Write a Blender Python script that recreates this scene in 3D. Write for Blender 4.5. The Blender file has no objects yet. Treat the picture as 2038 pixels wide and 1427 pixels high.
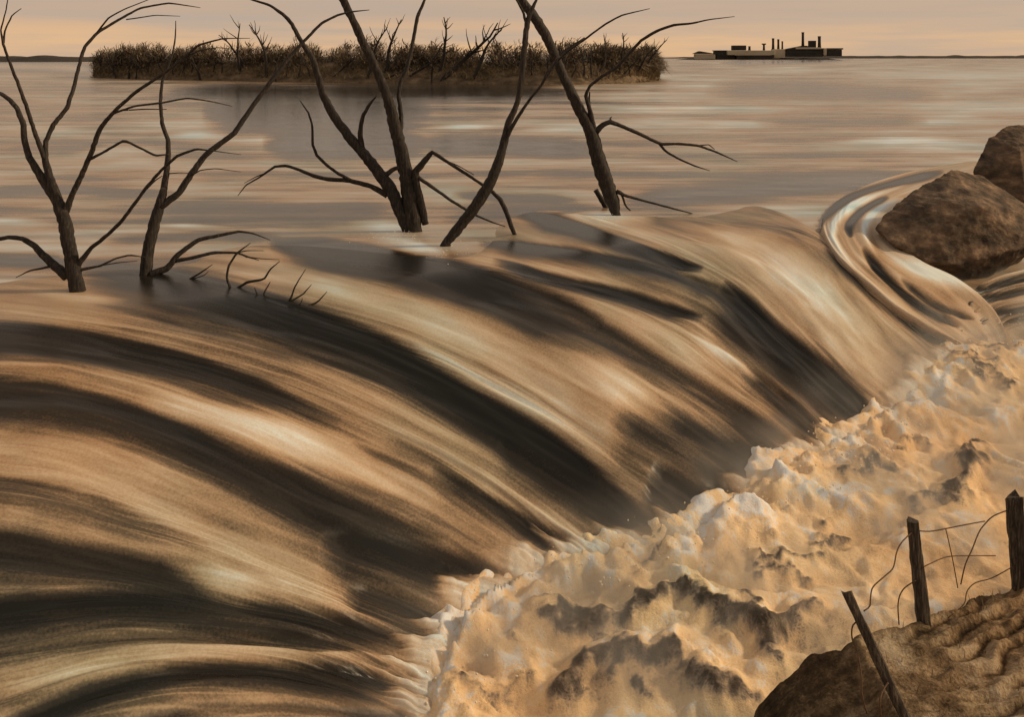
import bpy, bmesh, math, random
import numpy as np
from mathutils import Vector, Matrix

random.seed(7); rng = np.random.default_rng(7)
scene = bpy.context.scene
C = scene.collection

# ------------------------------------------------------------------ camera, sky, sun, exposure
H = 5.0            # eye height above the flooded plain (z = 0)
F = 1900.0         # focal length in pixels of the 2038 px wide picture
HX, HY = 1019.0, 112.0   # vanishing point of the level view
cam_d = bpy.data.cameras.new('camera'); cam = bpy.data.objects.new('camera', cam_d); C.objects.link(cam)
cam.location = (0, 0, H); cam.rotation_euler = (math.radians(90), 0, 0)
cam_d.sensor_width = 36; cam_d.lens = F / 2038 * 36
cam_d.shift_y = -(713.5 - HY) / 2038
cam_d.clip_start = 0.1; cam_d.clip_end = 60000
scene.camera = cam

SUN_EL, SUN_AZ = math.radians(27), math.radians(86)      # azimuth clockwise from +Y
to_sun = Vector((math.sin(SUN_AZ) * math.cos(SUN_EL), math.cos(SUN_AZ) * math.cos(SUN_EL), math.sin(SUN_EL)))
sd = bpy.data.lights.new('sun', 'SUN'); so = bpy.data.objects.new('sun', sd); C.objects.link(so)
sd.energy = 2.8; sd.angle = math.radians(6); sd.color = (1.0, 0.755, 0.48)
so.rotation_euler = to_sun.to_track_quat('Z', 'Y').to_euler()

world = bpy.data.worlds.new('World'); scene.world = world; world.use_nodes = True
nt = world.node_tree; nt.nodes.clear()
def wn(t, **k):
    n = nt.nodes.new(t)
    for a, v in k.items(): setattr(n, a, v)
    return n
wout = wn('ShaderNodeOutputWorld'); wbg = wn('ShaderNodeBackground'); wbg.inputs['Strength'].default_value = 0.1
sky = wn('ShaderNodeTexSky', sky_type='NISHITA', sun_disc=False)
sky.sun_elevation = SUN_EL; sky.sun_rotation = SUN_AZ; sky.dust_density = 4; sky.air_density = 1.4
tc = wn('ShaderNodeTexCoord'); sep = wn('ShaderNodeSeparateXYZ')
nt.links.new(tc.outputs['Generated'], sep.inputs[0])
ramp = wn('ShaderNodeValToRGB')           # cloud deck colour by height above the horizon
cr = ramp.color_ramp
cr.elements[0].position = 0.0; cr.elements[0].color = (.84, .51, .26, 1)
cr.elements[1].position = 1.0; cr.elements[1].color = (.36, .30, .26, 1)
for p, c in ((.018, (.82, .51, .27, 1)), (.045, (.55, .40, .295, 1)), (.12, (.56, .42, .30, 1)), (.4, (.47, .375, .29, 1))):
    e = cr.elements.new(p); e.color = c
nt.links.new(sep.outputs['Z'], ramp.inputs[0])
mp = wn('ShaderNodeMapping'); mp.inputs['Scale'].default_value = (2.2, 2.2, 34)
mp.inputs['Rotation'].default_value = (0.0, 0.006, 0)
nt.links.new(tc.outputs['Generated'], mp.inputs[0])
ns = wn('ShaderNodeTexNoise'); ns.inputs['Scale'].default_value = 1.7; ns.inputs['Detail'].default_value = 6; ns.inputs['Roughness'].default_value = .55
nt.links.new(mp.outputs[0], ns.inputs['Vector'])
nr = wn('ShaderNodeMapRange'); nr.inputs[1].default_value = .36; nr.inputs[2].default_value = .66
nt.links.new(ns.outputs['Fac'], nr.inputs[0])
mixc = wn('ShaderNodeMix', data_type='RGBA')
mixc.inputs['B'].default_value = (.46, .385, .325, 1)
mulf = wn('ShaderNodeMath', operation='MULTIPLY'); mulf.inputs[1].default_value = .7
nt.links.new(nr.outputs[0], mulf.inputs[0]); nt.links.new(mulf.outputs[0], mixc.inputs['Factor'])
nt.links.new(ramp.outputs[0], mixc.inputs['A'])
sc10 = wn('ShaderNodeVectorMath', operation='SCALE'); sc10.inputs['Scale'].default_value = 10.0
nt.links.new(mixc.outputs['Result'], sc10.inputs[0])
mixs = wn('ShaderNodeMix', data_type='RGBA'); mixs.inputs['Factor'].default_value = .88
nt.links.new(sky.outputs[0], mixs.inputs['A']); nt.links.new(sc10.outputs[0], mixs.inputs['B'])
nt.links.new(mixs.outputs['Result'], wbg.inputs[0]); nt.links.new(wbg.outputs[0], wout.inputs[0])

vs = scene.view_settings
vs.view_transform = 'Standard'; vs.look = 'None'; vs.exposure = 0.12; vs.gamma = 1.0; vs.use_curve_mapping = False
scene.cycles.max_bounces = 6

# ------------------------------------------------------------------ numeric helpers
def _hash(ix, iy, seed):
    h = (ix.astype(np.int64) * 374761393 + iy.astype(np.int64) * 668265263 + seed * 974634871) & 0xffffffff
    h = ((h ^ (h >> 13)) * 1274126177) & 0xffffffff
    return ((h ^ (h >> 16)) & 0xffffff) / float(0x1000000)
def pnoise(x, y, seed=0):
    x0 = np.floor(x); y0 = np.floor(y); fx = x - x0; fy = y - y0
    u = fx * fx * fx * (fx * (fx * 6 - 15) + 10); v = fy * fy * fy * (fy * (fy * 6 - 15) + 10)
    def g(ix, iy, dx, dy):
        a = _hash(ix, iy, seed) * 2 * np.pi
        return np.cos(a) * dx + np.sin(a) * dy
    n00 = g(x0, y0, fx, fy); n10 = g(x0 + 1, y0, fx - 1, fy)
    n01 = g(x0, y0 + 1, fx, fy - 1); n11 = g(x0 + 1, y0 + 1, fx - 1, fy - 1)
    return 1.4 * ((n00 * (1 - u) + n10 * u) * (1 - v) + (n01 * (1 - u) + n11 * u) * v)
def fbm(x, y, oct=4, seed=0, gain=.5):
    s = np.zeros_like(x, dtype=float); a = 1.0; f = 1.0
    for i in range(oct):
        s += a * pnoise(x * f, y * f, seed + i * 17); a *= gain; f *= 2.03
    return s
def puff(x, y, seed=0):
    """rounded cauliflower bumps 0..1"""
    ix = np.floor(x); iy = np.floor(y); best = np.full(x.shape, 9.0)
    for dx in (-1, 0, 1):
        for dy in (-1, 0, 1):
            cx = ix + dx + .15 + .7 * _hash(ix + dx, iy + dy, seed); cy = iy + dy + .15 + .7 * _hash(ix + dx, iy + dy, seed + 5)
            best = np.minimum(best, (x - cx) ** 2 + (y - cy) ** 2)
    return np.sqrt(np.clip(1 - best / .9, 0, 1))
def sstep(a, b, x):
    t = np.clip((x - a) / (b - a), 0, 1); return t * t * (3 - 2 * t)
def spline(pts, n):
    """Catmull-Rom resample of a polyline (any dimension) to n points, even in length"""
    P = np.asarray(pts, float)
    if len(P) == 2:
        return P[0] + (P[1] - P[0]) * np.linspace(0, 1, n)[:, None]
    Q = np.vstack([2 * P[0] - P[1], P, 2 * P[-1] - P[-2]]); out = []
    for i in range(1, len(Q) - 2):
        t = np.linspace(0, 1, 17)[:-1, None]; a, b, c, d = Q[i - 1], Q[i], Q[i + 1], Q[i + 2]
        out.append(.5 * (2 * b + (c - a) * t + (2 * a - 5 * b + 4 * c - d) * t ** 2 + (3 * b - a - 3 * c + d) * t ** 3))
    R = np.vstack(out + [P[-1:]])
    l = np.r_[0, np.cumsum(np.linalg.norm(np.diff(R[:, :2], axis=0), axis=1))]
    s = np.linspace(0, l[-1], n)
    return np.stack([np.interp(s, l, R[:, k]) for k in range(R.shape[1])], 1)
def poly_dist(X, Y, P):
    """unsigned distance, side (+ left of travel), fraction along the polyline"""
    best = np.full(X.shape, 1e18); side = np.ones(X.shape); tt = np.zeros(X.shape)
    seg = np.diff(P, axis=0); L = np.linalg.norm(seg, axis=1); cum = np.r_[0, np.cumsum(L)]
    for i in range(len(seg)):
        dx = X - P[i, 0]; dy = Y - P[i, 1]
        t = np.clip((dx * seg[i, 0] + dy * seg[i, 1]) / (L[i] ** 2 + 1e-12), 0, 1)
        ex = dx - t * seg[i, 0]; ey = dy - t * seg[i, 1]; d = ex * ex + ey * ey
        m = d < best
        best = np.where(m, d, best); side = np.where(m, np.sign(seg[i, 0] * dy - seg[i, 1] * dx), side)
        tt = np.where(m, (cum[i] + t * L[i]) / cum[-1], tt)
    return np.sqrt(best), side, tt
def at(px, py, Y):
    """point seen in direction (px, py) at a real distance Y"""
    return np.array([(px - HX) * Y / F, Y, H - (py - HY) * Y / F])
def ground_at(px, py, z=0.0):
    return at(px, py, F * (H - z) / (py - HY))
def proj(X, Y, Z):
    return HX + F * X / Y, HY + F * (H - Z) / Y

# ------------------------------------------------------------------ the lie of the water
def zpool(Y): return np.clip(-4 + 0.164 * (Y - 13), -4.6, -1.4)
def pool_at(px, py):
    Y = 11.132 / (0.164 + (py - HY) / F); return at(px, py, Y)
crest_px = [(0, 640), (300, 606), (600, 576), (900, 540), (1150, 500), (1300, 480), (1500, 462), (1650, 455)]
CREST = [(-60, -8), (-40, 3), (-25, 10.5), (-16, 15)] + [tuple(ground_at(*p)[:2]) for p in crest_px] + [(11.6, 28.7), (15, 29.9), (25, 33), (60, 44)]
toe_px = [(870, 1400), (930, 1260), (1010, 1180), (1200, 1130), (1400, 1078), (1560, 950), (1750, 856), (1900, 705), (1965, 668)]
TOE = [(-30, -24), (-12, -6), (-5, 4), (-2.6, 8.5), (-1.6, 11)] + [tuple(pool_at(*p)[:2]) for p in toe_px] + [(15, 25.0), (25, 28), (60, 39)]
CREST = spline(CREST, 90); TOE = spline(TOE, 90)
def fall_s(X, Y):
    dc, sc_, _ = poly_dist(X, Y, CREST); dt, st, _ = poly_dist(X, Y, TOE)
    s = dc / (dc + dt + 1e-9)
    s = np.where(sc_ > 0, 0, s); return np.where(st < 0, 1, s)
def zbase(X, Y):
    s = fall_s(X, Y); return zpool(Y) * (s ** 1.55)
def drape(px, py):
    """first point of the water surface along each sight line"""
    px = np.asarray(px, float); py = np.asarray(py, float)
    k = (py - HY) / F; lo = H / k; hi = (H + 4.7) / k; n = 40
    prev = lo.copy(); a = lo.copy(); b = hi.copy(); done = np.zeros(px.shape, bool)
    for i in range(1, n + 1):
        Y = lo + (hi - lo) * i / n; f = H - k * Y - zbase((px - HX) * Y / F, Y)
        hit = (f <= 0) & ~done; a[hit] = prev[hit]; b[hit] = Y[hit]; done |= hit; prev = Y
    for _ in range(14):
        m = (a + b) / 2; f = H - k * m - zbase((px - HX) * m / F, m)
        b = np.where(f <= 0, m, b); a = np.where(f <= 0, a, m)
    return (px - HX) * b / F, b

# ------------------------------------------------------------------ object helpers
def tag(o, label=None, cat=None, group=None, kind=None):
    if label: o['label'] = label
    if cat: o['category'] = cat
    if group: o['group'] = group
    if kind: o['kind'] = kind
    return o
def mesh_obj(name, V, faces, mat, parent=None, smooth=True):
    me = bpy.data.meshes.new(name); me.from_pydata([tuple(v) for v in V], [], faces); me.update()
    if smooth: me.polygons.foreach_set('use_smooth', [True] * len(me.polygons))
    me.materials.append(mat)
    o = bpy.data.objects.new(name, me); C.objects.link(o)
    if parent: o.parent = parent
    return o
def grid_obj(name, X, Y, Z, mat, tone=None, flow=None):
    m, n = X.shape; me = bpy.data.meshes.new(name)
    co = np.stack([X, Y, Z], -1).reshape(-1, 3).astype(np.float32)
    me.vertices.add(m * n); me.vertices.foreach_set('co', co.ravel())
    i = np.arange(m * n).reshape(m, n)
    q = np.stack([i[:-1, :-1], i[1:, :-1], i[1:, 1:], i[:-1, 1:]], -1).reshape(-1, 4)
    me.loops.add(q.size); me.loops.foreach_set('vertex_index', q.ravel().astype(np.int32))
    me.polygons.add(len(q)); me.polygons.foreach_set('loop_start', np.arange(0, q.size, 4, dtype=np.int32))
    me.polygons.foreach_set('use_smooth', np.ones(len(q), bool))
    me.update(calc_edges=True); me.validate()
    if me.polygons[len(q) // 2].normal.z < 0: me.flip_normals()
    if tone is not None:
        a = me.attributes.new('tone', 'FLOAT', 'POINT'); a.data.foreach_set('value', tone.ravel().astype(np.float32))
    if flow is not None:
        a = me.attributes.new('flow', 'FLOAT_VECTOR', 'POINT'); a.data.foreach_set('vector', flow.reshape(-1, 3).astype(np.float32).ravel())
    me.materials.append(mat)
    o = bpy.data.objects.new(name, me); C.objects.link(o); return o
def empty(name, loc):
    o = bpy.data.objects.new(name, None); C.objects.link(o); o.location = loc; o.empty_display_size = .2; return o
def tube(P, R, sides=8, seed=0, rough=.08, cap=True):
    """P (n,3), R (n): tapering rough tube"""
    P = np.asarray(P, float); n = len(P); V = []; Fc = []; r = random.Random(seed)
    T = np.gradient(P, axis=0); T /= np.linalg.norm(T, axis=1)[:, None] + 1e-9
    ref = np.array([0, 1, 0]) if abs(T[0][1]) < .8 else np.array([1, 0, 0]); u = np.cross(T[0], ref); u /= np.linalg.norm(u)
    prof = [1 + rough * r.uniform(-1.6, 1.6) for _ in range(sides)]
    for i in range(n):
        u = u - T[i] * np.dot(u, T[i]); u /= np.linalg.norm(u) + 1e-9; w = np.cross(T[i], u)
        for k in range(sides):
            a = 2 * math.pi * k / sides; rr = R[i] * prof[k] * (1 + rough * r.uniform(-1, 1))
            V.append(P[i] + rr * (math.cos(a) * u + math.sin(a) * w))
    for i in range(n - 1):
        for k in range(sides):
            k2 = (k + 1) % sides
            Fc.append((i * sides + k, i * sides + k2, (i + 1) * sides + k2, (i + 1) * sides + k))
    if cap:
        Fc.append(tuple(range(sides - 1, -1, -1))); Fc.append(tuple((n - 1) * sides + k for k in range(sides)))
    return V, Fc

# ------------------------------------------------------------------ materials
def new_mat(name):
    m = bpy.data.materials.new(name); m.use_nodes = True; t = m.node_tree
    b = t.nodes['Principled BSDF']; return m, t, b
def nd(t, ty, **k):
    n = t.nodes.new(ty)
    for a, v in k.items(): setattr(n, a, v)
    return n
def mth(t, op, a, b=None):
    n = t.nodes.new('ShaderNodeMath'); n.operation = op
    for i, v in enumerate((a, b)):
        if v is None: continue
        if hasattr(v, 'type'): t.links.new(v, n.inputs[i])
        else: n.inputs[i].default_value = v
    return n.outputs[0]
def noise(t, vec, scale, detail=4, rough=.55, mscale=None):
    if mscale:
        m = nd(t, 'ShaderNodeMapping'); m.inputs['Scale'].default_value = mscale; t.links.new(vec, m.inputs[0]); vec = m.outputs[0]
    n = nd(t, 'ShaderNodeTexNoise'); n.inputs['Scale'].default_value = scale; n.inputs['Detail'].default_value = detail; n.inputs['Roughness'].default_value = rough
    t.links.new(vec, n.inputs['Vector']); return n.outputs['Fac']
def cramp(t, fac, stops):
    r = nd(t, 'ShaderNodeValToRGB'); e = r.color_ramp.elements
    e[0].position, e[0].color = stops[0][0], (*stops[0][1], 1); e[1].position, e[1].color = stops[-1][0], (*stops[-1][1], 1)
    for p, c in stops[1:-1]: x = e.new(p); x.color = (*c, 1)
    t.links.new(fac, r.inputs[0]); return r.outputs[0]

def water_material(name, streak, stops, grain=.75, rlo=.22, rhi=.75, bump=.25, lace=False, spec=.13, lines=None, fine=.9, nb=.4):
    """silty flood water: tone -1 clear dark tongue, 0 silt, +1 foam"""
    m, t, b = new_mat(name)
    at_t = nd(t, 'ShaderNodeAttribute', attribute_name='tone'); at_f = nd(t, 'ShaderNodeAttribute', attribute_name='flow')
    geo = nd(t, 'ShaderNodeNewGeometry')
    n1 = noise(t, at_f.outputs['Vector'], 1.0, 5, .6, streak)
    n2 = noise(t, at_f.outputs['Vector'], 1.0, 3, .55, (streak[0] * 3.7, streak[1] * 2.2, 1))
    n3 = noise(t, geo.outputs['Position'], 26, 3, .6)
    tone = mth(t, 'ADD', at_t.outputs['Fac'], mth(t, 'MULTIPLY', mth(t, 'SUBTRACT', n1, .5), 1.5))
    tone = mth(t, 'ADD', tone, mth(t, 'MULTIPLY', mth(t, 'SUBTRACT', n2, .5), fine))
    tone = mth(t, 'ADD', tone, mth(t, 'MULTIPLY', mth(t, 'SUBTRACT', n3, .5), grain))
    if lines:                                   # thin foam threads drawn out along the current
        for k_, th in ((1.0, .90), (2.3, .92)):
            nl = noise(t, at_f.outputs['Vector'], 1.0, 2, .5, (lines[0] * k_, lines[1] * (1 + .5 * k_), 1))
            rg = mth(t, 'SUBTRACT', 1.0, mth(t, 'ABSOLUTE', mth(t, 'MULTIPLY', mth(t, 'SUBTRACT', nl, .5), 4.0)))
            sm = nd(t, 'ShaderNodeMapRange', interpolation_type='SMOOTHSTEP'); sm.inputs[1].default_value = th - .25; sm.inputs[2].default_value = 1.0; t.links.new(rg, sm.inputs[0])
            msk = nd(t, 'ShaderNodeMapRange'); msk.inputs[1].default_value = .45; msk.inputs[2].default_value = .62; t.links.new(noise(t, at_f.outputs['Vector'], 1.0, 2, .5, (9 * k_, 3, 1)), msk.inputs[0])
            tone = mth(t, 'ADD', tone, mth(t, 'MULTIPLY', mth(t, 'MULTIPLY', sm.outputs[0], msk.outputs[0]), .20))
    if lace:
        wv = nd(t, 'ShaderNodeVectorMath', operation='SCALE'); wv.inputs['Scale'].default_value = .55
        wn3 = nd(t, 'ShaderNodeTexNoise'); wn3.inputs['Scale'].default_value = 2.2; wn3.inputs['Detail'].default_value = 4; t.links.new(geo.outputs['Position'], wn3.inputs['Vector'])
        t.links.new(wn3.outputs['Color'], wv.inputs[0])
        ad = nd(t, 'ShaderNodeVectorMath', operation='ADD'); t.links.new(geo.outputs['Position'], ad.inputs[0]); t.links.new(wv.outputs[0], ad.inputs[1])
        for sc_, am in ((3.0, .34), (14.0, .42)):
            vo = nd(t, 'ShaderNodeTexVoronoi', feature='DISTANCE_TO_EDGE'); vo.inputs['Scale'].default_value = sc_; t.links.new(ad.outputs[0], vo.inputs['Vector'])
            mk = mth(t, 'MULTIPLY', mth(t, 'SUBTRACT', noise(t, geo.outputs['Position'], sc_ * .22, 3), .38), 3.0); mkc = nd(t, 'ShaderNodeClamp'); t.links.new(mk, mkc.inputs[0])
            sm = nd(t, 'ShaderNodeMapRange', interpolation_type='SMOOTHSTEP'); sm.inputs[1].default_value = .03; sm.inputs[2].default_value = .34; t.links.new(vo.outputs['Distance'], sm.inputs[0])
            tone = mth(t, 'SUBTRACT', tone, mth(t, 'MULTIPLY', mth(t, 'MULTIPLY', sm.outputs[0], mkc.outputs[0]), am))
    fac = mth(t, 'ADD', mth(t, 'MULTIPLY', tone, .5), .5)
    col = cramp(t, fac, stops)
    tint = cramp(t, noise(t, geo.outputs['Position'], .16, 3, .6), [(.36, (.80, .95, 1.0)), (.5, (1, 1, 1)), (.64, (1.0, .90, .80))])
    mx = nd(t, 'ShaderNodeMix', data_type='RGBA', blend_type='MULTIPLY'); mx.inputs['Factor'].default_value = 1
    t.links.new(col, mx.inputs['A']); t.links.new(tint, mx.inputs['B']); t.links.new(mx.outputs['Result'], b.inputs['Base Color'])
    mr = nd(t, 'ShaderNodeMapRange'); mr.inputs[3].default_value = rlo; mr.inputs[4].default_value = rhi
    t.links.new(fac, mr.inputs[0]); t.links.new(mr.outputs[0], b.inputs['Roughness'])
    b.inputs['IOR'].default_value = 1.33; b.inputs['Specular IOR Level'].default_value = spec
    bp = nd(t, 'ShaderNodeBump'); bp.inputs['Strength'].default_value = bump; bp.inputs['Distance'].default_value = .06
    hsum = mth(t, 'ADD', n1, mth(t, 'MULTIPLY', n3, nb)); t.links.new(hsum, bp.inputs['Height']); t.links.new(bp.outputs[0], b.inputs['Normal'])
    return m
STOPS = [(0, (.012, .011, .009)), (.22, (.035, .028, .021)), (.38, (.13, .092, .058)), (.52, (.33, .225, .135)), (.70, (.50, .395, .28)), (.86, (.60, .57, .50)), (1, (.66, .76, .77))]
M_fall = water_material('rushing_water', (34, 2.2, 1), STOPS, grain=.5, rlo=.26, rhi=.6, bump=.4, spec=.3, lines=(46, 1.5, 1), fine=.55, nb=.06)
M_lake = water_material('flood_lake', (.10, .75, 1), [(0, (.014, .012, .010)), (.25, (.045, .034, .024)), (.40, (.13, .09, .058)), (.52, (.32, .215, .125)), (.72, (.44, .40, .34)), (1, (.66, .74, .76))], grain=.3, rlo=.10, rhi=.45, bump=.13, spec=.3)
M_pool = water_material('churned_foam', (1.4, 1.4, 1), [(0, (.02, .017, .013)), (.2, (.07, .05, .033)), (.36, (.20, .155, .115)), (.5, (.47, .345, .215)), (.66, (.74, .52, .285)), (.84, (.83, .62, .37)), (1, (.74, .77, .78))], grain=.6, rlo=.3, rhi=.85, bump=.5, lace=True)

def simple_mat(name, stops, scale, mscale=None, rough=.85, bump=.4, dist=.02, detail=5):
    m, t, b = new_mat(name); tcn = nd(t, 'ShaderNodeTexCoord')
    n = noise(t, tcn.outputs['Object'], scale, detail, .62, mscale)
    t.links.new(cramp(t, n, stops), b.inputs['Base Color']); b.inputs['Roughness'].default_value = rough
    b.inputs['Specular IOR Level'].default_value = .25
    bp = nd(t, 'ShaderNodeBump'); bp.inputs['Strength'].default_value = bump; bp.inputs['Distance'].default_value = dist
    t.links.new(n, bp.inputs['Height']); t.links.new(bp.outputs[0], b.inputs['Normal']); return m
M_bark = simple_mat('wet_bark', [(.3, (.011, .009, .008)), (.5, (.026, .021, .017)), (.62, (.05, .039, .030)), (.75, (.11, .085, .062))], 9, (3, 3, .6), .8, .7, .03)
M_wood = simple_mat('weathered_post', [(.32, (.016, .013, .010)), (.5, (.05, .037, .026)), (.62, (.10, .075, .052)), (.75, (.20, .15, .105))], 12, (4, 4, .35), .85, .8, .02)
M_wire = simple_mat('rusty_wire', [(.3, (.05, .028, .014)), (.7, (.14, .07, .03))], 30, None, .7, .2)
M_rock = simple_mat('brown_rock', [(.3, (.028, .021, .015)), (.45, (.075, .053, .035)), (.57, (.15, .10, .064)), (.72, (.30, .205, .125))], 1.7, (1, 1, 1.6), .9, 1.0, .16, 12)
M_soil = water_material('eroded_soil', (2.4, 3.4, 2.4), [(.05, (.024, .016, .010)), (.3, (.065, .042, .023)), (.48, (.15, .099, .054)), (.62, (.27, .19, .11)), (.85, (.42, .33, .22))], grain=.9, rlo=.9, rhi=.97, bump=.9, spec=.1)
M_straw = simple_mat('dry_grass', [(.3, (.10, .07, .035)), (.7, (.22, .16, .085))], 8, None, .9, .1)
M_isle = simple_mat('island_bank', [(.3, (.06, .044, .027)), (.5, (.13, .093, .057)), (.7, (.23, .165, .10))], .5, (1, 1, 2), .95, .4, .3)
M_brush = simple_mat('thicket_twigs', [(.3, (.075, .055, .036)), (.55, (.15, .112, .073)), (.75, (.24, .18, .115))], .25, None, .9, .1)
M_reed = simple_mat('reeds', [(.3, (.09, .064, .035)), (.7, (.25, .18, .10))], .8, None, .9, .1)
M_shore = simple_mat('far_shore', [(.3, (.02, .017, .014)), (.7, (.05, .04, .03))], .02, None, .95, .1)
M_dark = simple_mat('sooty_brick', [(.3, (.022, .020, .017)), (.7, (.06, .05, .04))], .08, None, .9, .1)
M_pale = simple_mat('pale_render', [(.3, (.40, .33, .235)), (.7, (.52, .44, .32))], .05, None, .9, .1)
M_roofm = simple_mat('pale_roof', [(.3, (.34, .29, .21)), (.7, (.46, .40, .30))], .05, None, .8, .1)
M_glass = simple_mat('dim_window', [(.3, (.012, .012, .012)), (.7, (.03, .03, .03))], .1, None, .25, .0)

# ------------------------------------------------------------------ streaks of foam, silt and clear water, plus the island's painted reflection (picture trace, laid on the surface)
# (points, half width, tone)
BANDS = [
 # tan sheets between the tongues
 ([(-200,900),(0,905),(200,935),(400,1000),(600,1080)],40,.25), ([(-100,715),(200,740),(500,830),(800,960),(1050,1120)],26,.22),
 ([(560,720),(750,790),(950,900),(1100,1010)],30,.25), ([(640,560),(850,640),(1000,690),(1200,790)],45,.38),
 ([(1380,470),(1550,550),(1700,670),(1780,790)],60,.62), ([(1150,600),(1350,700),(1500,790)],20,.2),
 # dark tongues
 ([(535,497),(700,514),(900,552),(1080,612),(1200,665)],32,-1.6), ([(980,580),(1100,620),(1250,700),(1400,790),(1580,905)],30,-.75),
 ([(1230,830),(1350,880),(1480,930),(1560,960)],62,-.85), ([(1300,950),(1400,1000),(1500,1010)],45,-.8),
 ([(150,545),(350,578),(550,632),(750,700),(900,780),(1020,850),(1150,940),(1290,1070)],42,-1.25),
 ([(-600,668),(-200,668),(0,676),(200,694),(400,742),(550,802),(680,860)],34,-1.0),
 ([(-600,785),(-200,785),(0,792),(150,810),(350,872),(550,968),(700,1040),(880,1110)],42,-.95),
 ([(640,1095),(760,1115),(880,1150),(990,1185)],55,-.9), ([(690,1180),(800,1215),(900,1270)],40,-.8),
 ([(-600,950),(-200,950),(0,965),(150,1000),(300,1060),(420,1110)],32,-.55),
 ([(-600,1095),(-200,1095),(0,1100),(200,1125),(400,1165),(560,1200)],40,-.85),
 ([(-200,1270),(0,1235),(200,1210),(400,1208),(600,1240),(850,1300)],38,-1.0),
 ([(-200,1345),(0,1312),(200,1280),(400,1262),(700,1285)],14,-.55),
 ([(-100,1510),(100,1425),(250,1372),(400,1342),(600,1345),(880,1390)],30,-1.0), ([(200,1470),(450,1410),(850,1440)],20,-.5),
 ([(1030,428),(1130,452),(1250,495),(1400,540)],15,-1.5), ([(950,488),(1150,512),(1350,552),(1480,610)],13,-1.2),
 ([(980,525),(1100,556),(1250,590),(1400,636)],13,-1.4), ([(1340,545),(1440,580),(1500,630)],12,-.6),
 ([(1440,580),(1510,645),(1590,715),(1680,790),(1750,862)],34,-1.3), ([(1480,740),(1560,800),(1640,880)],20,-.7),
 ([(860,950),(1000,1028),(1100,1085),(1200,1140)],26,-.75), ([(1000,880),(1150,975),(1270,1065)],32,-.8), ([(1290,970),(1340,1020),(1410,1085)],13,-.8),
 ([(700,890),(850,960),(1000,1050)],12,-.4),
 ([(1800,372),(1720,388),(1660,422),(1622,462)],15,-.95), ([(1760,398),(1710,432),(1688,470)],11,-.85),
 ([(1720,505),(1760,550),(1820,600),(1910,655)],15,-.95), ([(1640,500),(1700,560),(1790,632),(1905,695)],10,-.65),
 ([(1720,560),(1800,620),(1880,670)],10,-.5),
 # foam
 ([(280,785),(450,838),(600,898),(720,958),(810,1006)],24,.75), ([(320,1130),(450,1160),(600,1192)],22,.5), ([(1090,715),(1250,785),(1360,870)],34,.45),
 ([(820,695),(1000,780),(1150,870),(1240,940)],12,.55), ([(1350,660),(1440,710),(1520,760)],9,.6),
 ([(1850,362),(1760,380),(1700,415),(1655,462),(1680,515),(1720,540)],13,.95), ([(1740,425),(1720,470),(1730,510)],10,.7),
 ([(1730,505),(1790,552),(1860,582),(1980,572)],20,1.0), ([(1700,500),(1740,540),(1800,580)],12,.9), ([(200,1300),(450,1292),(700,1310),(850,1350)],10,.3), ([(0,1390),(150,1345),(300,1318)],10,.3),
 ([(550,545),(700,590),(760,600)],18,.35), ([(690,452),(760,458),(860,476)],20,.55), ([(740,478),(820,492),(900,520)],15,1.0), ([(1110,438),(1200,436),(1310,446)],13,.8), ([(60,590),(150,600),(260,606)],9,.5),
]
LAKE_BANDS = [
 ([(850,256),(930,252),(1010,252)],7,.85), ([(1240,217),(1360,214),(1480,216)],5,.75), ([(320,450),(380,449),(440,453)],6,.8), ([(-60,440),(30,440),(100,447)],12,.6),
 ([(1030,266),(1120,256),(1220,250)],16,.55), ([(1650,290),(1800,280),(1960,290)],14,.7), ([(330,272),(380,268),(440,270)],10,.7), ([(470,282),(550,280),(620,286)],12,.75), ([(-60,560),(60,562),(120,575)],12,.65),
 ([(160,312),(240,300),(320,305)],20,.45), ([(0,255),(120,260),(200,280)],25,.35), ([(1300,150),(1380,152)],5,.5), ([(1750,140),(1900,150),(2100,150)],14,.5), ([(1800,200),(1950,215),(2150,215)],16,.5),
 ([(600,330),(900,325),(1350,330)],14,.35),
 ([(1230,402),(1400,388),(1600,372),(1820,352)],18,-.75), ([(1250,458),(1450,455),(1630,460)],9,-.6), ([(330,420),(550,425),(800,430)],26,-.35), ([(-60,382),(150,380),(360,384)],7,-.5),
 ([(1400,180),(1600,178),(1880,192)],18,-.22), ([(1500,240),(1700,245),(1850,240)],14,-.15), ([(830,288),(1000,290),(1190,300)],16,-.85), ([(330,180),(600,186),(900,182),(1150,185)],16,-.9), ([(400,225),(620,225),(860,222)],34,-.85), ([(520,285),(700,290),(850,288)],26,-.75),  # dark bands below the island: its reflection painted into the lake tone
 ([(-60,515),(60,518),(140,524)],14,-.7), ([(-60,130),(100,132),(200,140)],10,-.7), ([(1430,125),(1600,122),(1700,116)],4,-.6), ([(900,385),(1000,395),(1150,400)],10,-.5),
 ([(200,480),(400,470),(560,470)],10,-.3), ([(880,440),(1050,420),(1200,410)],12,-.35),
]
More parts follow.
